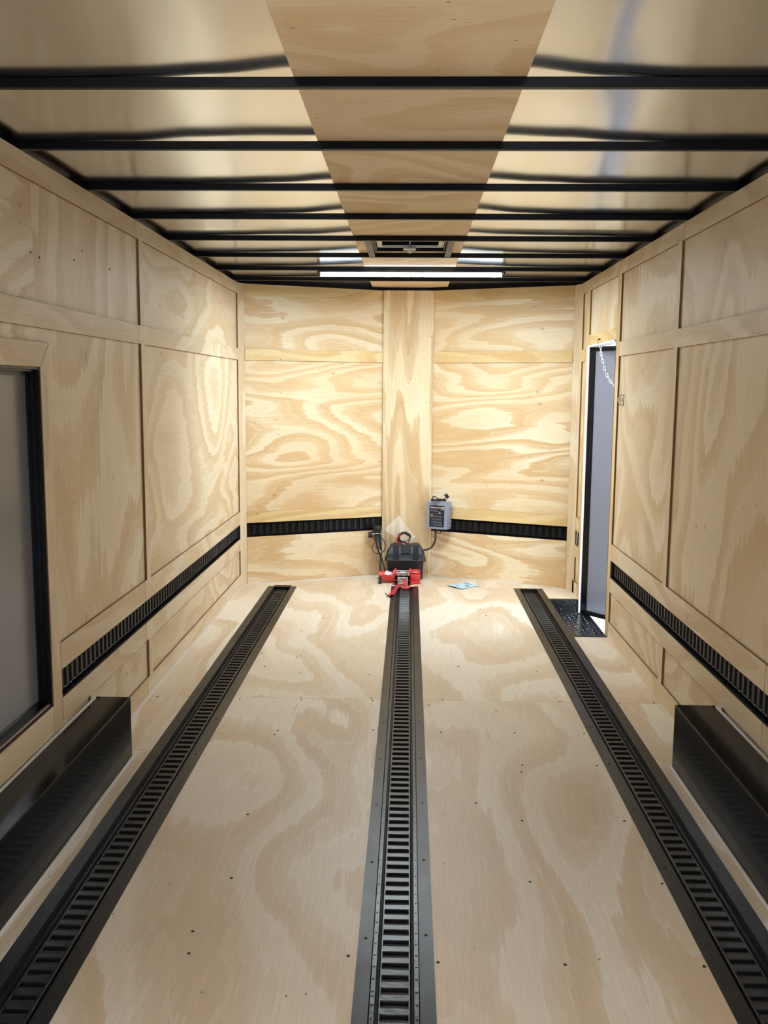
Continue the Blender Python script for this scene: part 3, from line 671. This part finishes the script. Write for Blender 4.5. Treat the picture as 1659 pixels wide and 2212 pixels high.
mb = MB(); mb.lathe([(.034, 0), (.034, .004), (.020, .006), (.020, .092), (.034, .094), (.034, .098)], 24, 0, Matrix.Translation((-.056, .03, .055)) @ Rx)
dr = mb.build('drum', M['steel'], t)
mb = MB(); pth = []
for k in range(9*14+1): a = 2*math.pi*k/14; pth.append((-.050+.088*k/(9*14)+.002*math.sin(k), .03+.026*math.cos(a), .055+.026*math.sin(a)))
mb.tube(pth, .0038, 6, smooth_n=1); mb.build('wire_rope', M['steel'], t)
for z, y in ((.099, -.004), (.086, -.012)):
    mb = MB(); mb.lathe([(.0045, 0), (.0045, .122)], 12, 0, Matrix.Translation((-.072, y, z)) @ Rx)
    for x in (-.078, .050): mb.lathe([(.007, 0), (.007, .008)], 6, 0, Matrix.Translation((x, y, z)) @ Rx)
    mb.build('tie_rod', M['chrome'], t)
mb = MB()
for x0, x1 in ((-.062, -.046), (.030, .046)): mb.box((x0-.006, -.078, .004), (x1+.006, -.064, .075), bev=.002)
mb.box((-.06, -.078, .066), (.045, -.066, .075)); mb.box((-.06, -.078, .004), (.045, -.066, .012)); mb.box((-.066, -.07, .0), (.05, -.045, .006)); mb.build('fairlead_frame', M['black'], t)
for x in (-.0405, .0255):
    mb = MB(); mb.lathe([(.003, 0), (.0062, .002), (.0062, .060), (.003, .062)], 14, 0, Matrix.Translation((x, -.086, .008))); mb.build('roller', M['steel'], t)
for z in (.060, .024):
    mb = MB(); mb.lathe([(.0045, 0), (.0045, .056)], 14, 0, Matrix.Translation((-.0355, -.082, z)) @ Rx); mb.build('roller', M['chrome'], t)
for x in (-.059, .044):
    for z in (.012, .042): mb = MB(); mb.lathe([(.0045, 0), (.0035, .004)], 8, 0, Matrix.Translation((x, -.078, z)) @ Matrix.Rotation(math.pi/2, 4, 'X')); mb.build('bolt', M['steel'], t)
mb = MB(); mb.box((-.187, -.022, .0), (-.168, .012, .060), bev=.006); mb.lathe([(.015, 0), (.015, .018)], 16, 0, Matrix.Translation((-.192, -.018, .016)) @ Rx); mb.tube([(-.198, -.01, .04), (-.185, -.01, .044)], .004, 6, smooth_n=1); mb.build('clutch_lever', M['rubber'], t)
def text(body, size, m, parent, T, name='lettering', depth=.0004, align='CENTER', bold=0.0):
    c = bpy.data.curves.new(name, 'FONT'); c.body = body; c.size = size; c.extrude = depth; c.align_x = align; c.align_y = 'CENTER'; c.offset = bold
    o = bpy.data.objects.new(name, c); COL.objects.link(o); bpy.context.view_layer.update()
    me = bpy.data.meshes.new_from_object(o.evaluated_get(bpy.context.evaluated_depsgraph_get())); bpy.data.objects.remove(o)
    ob = bpy.data.objects.new(name, me); COL.objects.link(ob); me.materials.clear(); me.materials.append(m); ob.parent = parent; ob.matrix_local = T; return ob
# badge wrapped on the upper front of the motor
RX = lambda a: Matrix.Rotation(math.radians(a), 4, 'X')
ob = text('W', .026, M['whiteprint'], t, Matrix.Translation((-.126, .016, .0895)) @ RX(25), 'motor_badge', bold=.0012)
mb = MB(); P = []
for a in (118, 126, 134, 142, 150): P.append([(x, .03+.0385*math.cos(math.radians(a)), .051+.0385*math.sin(math.radians(a))) for x in (-.143, -.095)])
mb.grid(P); mb.build('badge_bar', M['whiteprint'], t)
mb = MB(); P = []
for a in (151, 158, 165): P.append([(x, .03+.0383*math.cos(math.radians(a)), .051+.0383*math.sin(math.radians(a))) for x in (-.143, -.097)])
mb.grid(P); mb.build('badge_plate', M['labelblk'], t)
ob = text('WARN', .011, M['labelpink'], t, Matrix.Translation((-.12, .03-.0392, .0665)) @ RX(68), 'badge_text', bold=.0003)
mb = MB(); mb.box((-.052, -.0065, .091), (.040, -.0055, .0965)); mb.build('rod_label', M['labelblk'], t)
text('2000  SUM', .008, M['whiteprint'], t, Matrix.Translation((-.006, -.0075, .0935)) @ RX(80), 'rod_lettering', bold=.0003)
text('XT 2000', .010, M['whiteprint'], t, Matrix.Translation((.088, -.0165, .093)) @ RX(80), 'housing_lettering', bold=.0003)
# hook
t2 = thing('winch_hook', 'red steel winch hook hanging from the roller fairlead over the middle floor track', 'hook', (-.024, 6.885, 0))
mb = MB()
hp = [(.0, 0.0, .050), (.013, -.002, .044), (.015, -.006, .034), (.006, -.012, .026), (-.004, -.018, .022), (.012, -.035, .016), (.026, -.056, .012), (.030, -.078, .010), (.018, -.094, .010), (-.002, -.096, .010), (-.018, -.088, .011), (-.022, -.078, .012)]
rr = lambda u: .0062+.0050*math.sin(math.pi*min(1, max(0, (u-.25)/.72)))-.003*max(0, (u-.9)/.1)
mb.tube(hp, rr, 10); mb.tube([(0, 0, .050), (-.013, -.002, .046), (-.016, -.006, .034), (-.008, -.011, .026), (.0, -.016, .023)], .006, 10)
mb.build('hook_body', M['red'], t2)
mb = MB(); mb.tube([(-.012, -.010, .030), (-.022, -.035, .022), (-.020, -.060, .016)], .0028, 8); mb.build('safety_latch', M['chrome'], t2)
mb = MB(); mb.lathe([(.006, -.012), (.006, .012)], 12, 0, Matrix.Translation((0, .004, .038)) @ Rx); mb.tube([(0, .05, .045), (0, .02, .042), (0, .004, .038)], .004, 8); mb.build('clevis_pin', M['steel'], t2)
# webbing strap
mb = MB(); P = []
cl = [(-.050, 6.868, .020), (-.062, 6.835, .020), (-.074, 6.795, .024), (-.082, 6.755, .020), (-.090, 6.715, .012), (-.102, 6.66, .010), (-.112, 6.60, .009), (-.122, 6.545, .010), (-.135, 6.52, .014)]
cls = [Vector(c) for c in cl]; fine = []
for i in range(len(cls)-1):
    for j in range(4): fine.append(cls[i].lerp(cls[i+1], j/4))
fine.append(cls[-1])
for i, p in enumerate(fine):
    d_ = (fine[min(i+1, len(fine)-1)]-fine[max(i-1, 0)]).normalized(); sd_ = d_.cross(Vector((0, 0, 1))).normalized(); up_ = Vector((0, 0, 1))
    tw = .25*math.sin(i*.35); a = sd_*math.cos(tw)+up_*math.sin(tw); wv = .004*math.sin(i*.5); hw_ = .0155
    P.append([p+up_*wv-a*hw_+up_*.001, p+up_*wv+a*hw_+up_*.001, p+up_*wv+a*hw_-up_*.001, p+up_*wv-a*hw_-up_*.001])
mb.grid(P, 0, True, close_v=True); mb.face(P[0]); mb.face(P[-1])
st_ = thing('hook_strap', 'red webbing pull strap trailing from the winch hook onto the plywood floor', 'strap', (-.09, 6.70, 0))
ob = mb.build('webbing', M['redweb'], st_); ob.data.transform(Matrix.Translation((.09, -6.70, 0)))
mb = MB(); mb.box((-.062+.09-.02-.085, 6.528-6.70, .002), (-.062+.09-.02-.05, 6.536-6.70, .02), 0, bev=.002)
mb = MB(); mb.tube([(-.158+.09, 6.56-6.70, .022), (-.145+.09, 6.535-6.70, .012), (-.122+.09, 6.508-6.70, .006)], .0035, 8); mb.build('strap_end', M['rubber'], st_)
# ------------------------------------------------------------------ charger on the right half of the V wall
Tc = FVR.M(LVR-.105, 0, .49)          # local x along wall to apex, y out of wall, z up
Tc = Matrix((-FVR.S, FVR.N, Vector((0, 0, 1)))).transposed().to_4x4(); Tc.translation = FVR.p(LVR-.085, .003, .497)
t = thing('battery_charger', 'grey-blue metal charger box with black label on the right half of the front wall', 'charger', T=Matrix.Translation(Tc.translation)); R3 = Tc.to_3x3().to_4x4()
CW, CD, CHh = .170, .092, .212
mb = MB(); mb.box((-CW/2, .004, -CHh/2), (CW/2, CD, CHh/2), 0, R3, bev=.003); mb.build('case', M['greybox'], t)
for z0, z1 in ((.055, .072), (.025, .042), (-.055, -.038), (-.085, -.068)): mb = MB(); mb.box((CW/2-.001, .006, z0), (CW/2+.012, .03, z1), 0, R3, bev=.002); mb.build('hinge_clip', M['chrome'], t)
def lab(x0, x1, z0, z1, m, name, lift=.0008): 
    mb = MB(); mb.box((x0, CD, z0), (x1, CD+lift, z1), 0, R3); return mb.build(name, m, t)
lab(-.062, .060, -.088, .080, M['labelblk'], 'label')
TT = lambda x, z, l=.0012: R3 @ Matrix.Translation((x, CD+l, z)) @ Matrix(((1, 0, 0, 0), (0, 0, -1, 0), (0, 1, 0, 0), (0, 0, 0, 1))) if False else R3 @ Matrix(((1, 0, 0, x), (0, 0, 1, CD+l), (0, 1, 0, z), (0, 0, 0, 1)))
# text faces +y (out of the wall) and must read left to right for the viewer: local x runs viewer-right
text('ELIMINATOR', .0155, M['labelpink'], t, TT(-.010, .063), 'label_title', depth=0, bold=.0006)
text('X', .030, M['whiteprint'], t, TT(.048, .060), 'label_mark', depth=0, bold=.001)
mb = MB()
for x0, x1, z in ((-.054, .0, .046), (-.054, .012, .038), (-.054, .012, .031), (.025, .052, .044), (-.05, -.02, .015), (-.01, .045, .016)): mb.box((x0, CD, z), (x1, CD+.0012, z+.004), 0, R3)
for z in (-.010, -.034, -.056, -.076):
    for q in range(3): mb.box((-.05 if q else -.03, CD, z+q*.005-.002), (.044, CD+.0011, z+q*.005+.0012), 0, R3)
mb.build('label_print', M['labelgrey'], t)
mb = MB()
for z in (.006, -.008): mb.box((-.055, CD, z), (-.032, CD+.0014, z+.0035), 0, R3)
mb.build('label_highlights', M['labelyel'], t)
mb = MB(); mb.box((.022, CD, .018), (.028, CD+.0013, .032), 0, R3); mb.build('label_icon', M['whiteprint'], t)
# power cord on top
cd_ = thing('power_cord', 'coiled black power cord with plug lying on top of the grey charger box', 'cord', (.24, 7.21, .606)); o = cd_.location
mb = MB(); cz = .608
base = Vector((.233, 7.205, cz)); pth = []
for k in range(34):
    a = k*2*math.pi/12; rx = .052+.006*math.sin(k*1.1); p = base+Vector((rx*math.cos(a), .022*math.sin(a)+.01*math.cos(a), .003*k/6+.004*abs(math.sin(k)))); pth.append(p-o)
pth += [Vector((.20, 7.19, .637))-o, Vector((.186, 7.18, .655))-o, Vector((.178, 7.18, .64))-o, Vector((.19, 7.18, .655))-o] if False else []
mb.tube(pth, .0036, 8, smooth_n=3)
mb.tube([Vector(p)-o for p in ((.182, 7.19, .612), (.184, 7.18, .636), (.192, 7.175, .650), (.206, 7.175, .648), (.225, 7.18, .636), (.245, 7.185, .626), (.268, 7.185, .628), (.284, 7.18, .640))], .0036, 8)
mb.build('cable', M['rubber'], cd_)
mb = MB(); Tq = Matrix.Translation(Vector((.294, 7.178, .654))-o) @ Matrix.Rotation(math.radians(-38), 4, 'Y'); mb.box((-.013, -.009, -.018), (.013, .009, .018), 0, Tq, bev=.003); mb.build('plug', M['rubber'], cd_)
# cable bundle from the charger down to the battery box
cb = thing('charger_cable', 'thick black cable loom from under the charger down to the battery box', 'cable', (.20, 7.2, .3)); o = cb.location
mb = MB(); mb.tube([Vector(p)-o for p in ((.214, 7.235, .395), (.214, 7.225, .33), (.210, 7.22, .294), (.192, 7.215, .257), (.165, 7.21, .235), (.118, 7.21, .222))], .0075, 10); mb.build('loom', M['rubber'], cb)
mb = MB(); mb.tube([Vector(p)-o for p in ((.224, 7.23, .392), (.226, 7.222, .362), (.240, 7.22, .353), (.253, 7.22, .367), (.252, 7.23, .392))], .0028, 8); mb.build('wire_loop', M['rubber'], cb)
mb = MB(); mb.tube([Vector(p)-o for p in ((.222, 7.224, .395), (.228, 7.218, .375), (.219, 7.218, .345))], .0025, 8); mb.build('red_wire', M['red'], cb)
mb = MB(); mb.prism([(-.015, 0), (.0, .006), (.004, 0)], 0, .003, Matrix.Translation(Vector((.205, 7.21, .352))-o) @ RX(90)); mb.build('cable_tie', M['rubber'], cb)
# ------------------------------------------------------------------ solenoid switch at the left of the post
sw = thing('winch_solenoid', 'black winch solenoid with metal terminals mounted on the left half of the front wall', 'solenoid', (-.25, 7.25, .36)); o = sw.location
mb = MB(); mb.lathe([(.034, -.012), (.036, -.004), (.036, .004), (.030, .016), (.018, .020)], 24, 0, Matrix.Translation((.008, 0, .028)) @ Matrix.Scale(1.0, 4) ); mb.box((-.03, -.02, -.012), (.038, .03, .018), bev=.005); mb.build('cap', M['rubber'], sw)
mb = MB(); mb.lathe([(.020, 0), (.022, .004), (.022, .036), (.018, .04)], 18, 0, Matrix.Translation((-.062, .0, -.028)) @ Rx); mb.box((-.055, -.012, -.045), (.03, .035, -.008), bev=.003); mb.build('relay', M['rubber'], sw)
mb = MB(); mb.box((-.032, -.024, -.018), (-.006, -.014, -.010)); mb.box((.0, -.024, -.016), (.022, -.014, -.008))
for x, z in ((-.02, -.03), (.012, -.028), (-.008, -.052), (.024, -.06), (-.008, -.075), (.018, -.075)): mb.lathe([(.005, 0), (.005, .006), (.0025, .012)], 8, 0, Matrix.Translation((x, -.018, z)) @ RX(90))
mb.build('terminals', M['chrome'], sw)
mb = MB(); mb.tube([(-.022, -.02, -.02), (-.02, -.03, -.045), (-.012, -.032, -.07)], .004, 8); mb.build('red_boot', M['red'], sw)
wl = thing('winch_cables', 'tangle of black winch cables hanging between solenoid and red winch', 'cable', (-.2, 7.2, .2)); o = wl.location
Y = 7.17
for nm, r, pp in (('battery_cable', .0075, ((-.262, 7.22, .335), (-.251, 7.20, .288), (-.24, 7.18, .245), (-.214, Y, .194), (-.197, 7.12, .15), (-.180, 7.085, .106), (-.170, 7.088, .062), (-.163, 7.088, .047))),
                  ('battery_cable', .0072, ((-.233, 7.22, .335), (-.222, 7.20, .281), (-.214, 7.18, .223), (-.209, Y, .179), (-.214, 7.14, .135), (-.213, 7.11, .083), (-.207, 7.09, .040))),
                  ('battery_cable', .0065, ((-.245, 7.22, .335), (-.240, 7.19, .28), (-.232, 7.18, .24), (-.222, 7.17, .20), (-.21, 7.17, .172))),
                  ('battery_cable', .006, ((-.215, 7.22, .340), (-.213, 7.19, .29), (-.209, 7.18, .24), (-.206, 7.17, .20), (-.210, 7.17, .17))),
                  ('control_wire', .0032, ((-.215, 7.2, .325), (-.188, 7.2, .296), (-.178, 7.2, .253), (-.182, 7.2, .220), (-.195, 7.19, .216), (-.21, 7.19, .228))),
                  ('control_wire', .0026, ((-.262, 7.2, .284), (-.279, 7.19, .244), (-.272, 7.19, .215), (-.243, 7.19, .197), (-.207, 7.19, .201), (-.188, 7.2, .209)))):
    mb = MB(); mb.tube([Vector(p)-o for p in pp], r, 10); mb.build(nm, M['rubber'], wl)
mb = MB(); mb.tube([Vector(p)-o for p in ((-.224, 7.165, .232), (-.216, 7.160, .222), (-.208, 7.160, .208))], .0045, 8, smooth_n=2); mb.build('lug', M['chrome'], wl)
# ------------------------------------------------------------------ coil of wire in a clear bag on the battery box
bg_ = thing('wire_coil', 'coil of black and red wire inside the clear bag on the battery box', 'wire coil', (-.03, 7.21, .275)); o = bg_.location
Tb = Matrix.Translation((.0, .0, .046)) @ Matrix.Rotation(math.radians(12), 4, 'X') @ Matrix.Rotation(math.radians(90), 4, 'X')
mb = MB(); pth = []
for k in range(16*7):
    a = 2*math.pi*k/16; r_ = .040+.005*math.sin(k*.61); pth.append(Tb @ Vector((r_*1.12*math.cos(a), r_*math.sin(a), .012*math.sin(k*.37)+.004*math.cos(k*1.7))))
mb.tube(pth, .0052, 6, smooth_n=2); mb.build('black_wire', M['rubber'], bg_)
mb = MB(); pth = [Tb @ Vector(p) for p in ((-.02, .03, .016), (-.045, .015, .016), (-.056, -.010, .016), (-.046, -.034, .014), (-.015, -.045, .016), (.02, -.046, .018), (.035, -.03, .02))]
mb.tube(pth, .0048, 8); mb.build('red_wire', M['red'], bg_)
mb = MB(); mb.tube([Tb @ Vector(p) for p in ((.0, -.020, .02), (.018, -.024, .024), (.028, -.034, .022))], .006, 8); mb.tube([(-.018, -.022, .004), (.004, -.03, -.006)], .005, 8, smooth_n=1); mb.build('connector', M['chrome'], bg_)
bag = thing('clear_bag', 'clear crinkled plastic bag leaning on the post above the battery box', 'plastic bag', (-.04, 7.23, .27)); o = bag.location
rg = random.Random(3); P = []
c0, c1, c2, c3 = Vector((-.142, .01, .107)), Vector((-.034, .035, .214)), Vector((.098, -.01, .052)), Vector((.022, -.025, -.002))
nb = 22; H = [[rg.gauss(0, 1) for _ in range(nb+1)] for _ in range(nb+1)]
for sd_, yo in ((0, -.022), (1, .022)):
    P = []
    for i in range(nb+1):
        row = []
        for j in range(nb+1):
            u, v = i/nb, j/nb; p = c0.lerp(c1, u).lerp(c3.lerp(c2, u), v)
            bul = math.sin(math.pi*u)**.6*math.sin(math.pi*v)**.6 if 0 < u < 1 and 0 < v < 1 else 0
            p = p+Vector((0, yo*bul*(.4+1.2*v)+.0035*bul*H[i][j], .002*bul*H[j][i])); row.append(p)
        P.append(row)
    mb = MB() if sd_ == 0 else mb
    mb.grid(P, 0, True)
mb.build('bag_film', M['bag'], bag)
mb = MB(); mb.tube([c0, c0.lerp(c1, .5)+Vector((0, 0, .002)), c1], .0016, 6); mb.tube([c0+Vector((.006, 0, -.006)), c1+Vector((.006, 0, -.006))], .0011, 6, smooth_n=1); mb.tube([c0, c0.lerp(c3, .5), c3.lerp(c0, .2)], .0012, 6); mb.build('zip_seal', M['plastic'], bag)
# ------------------------------------------------------------------ blue leaflet on the floor
lf = thing('leaflet', 'pale blue printed leaflet lying on the floor in front of the right front wall', 'leaflet', (.42, 6.94, 0)); o = lf.location
A, B_, C_, D_ = Vector((.295, 6.927, .002)), Vector((.397, 6.806, .002)), Vector((.543, 6.949, .002)), Vector((.456, 7.083, .002))
mb = MB(); P = []; Q = []
for i in range(9):
    row = []; rw = []
    for j in range(9):
        u, v = i/8, j/8; p = A.lerp(D_, u).lerp(B_.lerp(C_, u), v); p.z = .002+.010*(1-u)**3*(1-abs(2*v-1)*.5)+.002*math.sin(u*6)**2; row.append(p-o); rw.append(p-o+Vector((0, 0, .0006)))
    P.append(rw); Q.append(row)
mb.grid(P); mb.grid(Q)
for k in range(8):
    mb.face([P[0][k], P[0][k+1], Q[0][k+1], Q[0][k]]); mb.face([P[8][k], P[8][k+1], Q[8][k+1], Q[8][k]]); mb.face([P[k][0], P[k+1][0], Q[k+1][0], Q[k][0]]); mb.face([P[k][8], P[k+1][8], Q[k+1][8], Q[k][8]])
mb.build('sheet', M['paper'], lf)
mb = MB()
def ink(u0, u1, v0, v1):
    pts = []
    for u, v in ((u0, v0), (u1, v0), (u1, v1), (u0, v1)):
        p = A.lerp(D_, u).lerp(B_.lerp(C_, u), v); p.z = .002+.010*(1-u)**3*(1-abs(2*v-1)*.5)+.002*math.sin(u*6)**2+.0016; pts.append(p-o)
    mb.face(pts)
ink(.80, .84, .10, .65); ink(.70, .72, .15, .5); ink(.52, .60, .55, .85); ink(.2, .24, .35, .55)
mb.build('print', M['ink'], lf)
# small holes and screws in the walls
def wall_screw(fr, s_, n_, z_, par):
    ob = cp(s0, par); ob.matrix_local = Matrix((fr.S, Vector((0, 0, 1)), fr.N)).transposed().to_4x4(); ob.location = fr.p(s_, n_, z_)
wlobj = bpy.data.objects['wall_left']
for s_, z_ in ((3.124, 1.912), (3.198, 1.905), (3.529, 1.94), (3.618, 1.986), (3.941, 1.957)): wall_screw(FL, s_, -.010, z_, wlobj)
print('objects', len(bpy.data.objects))
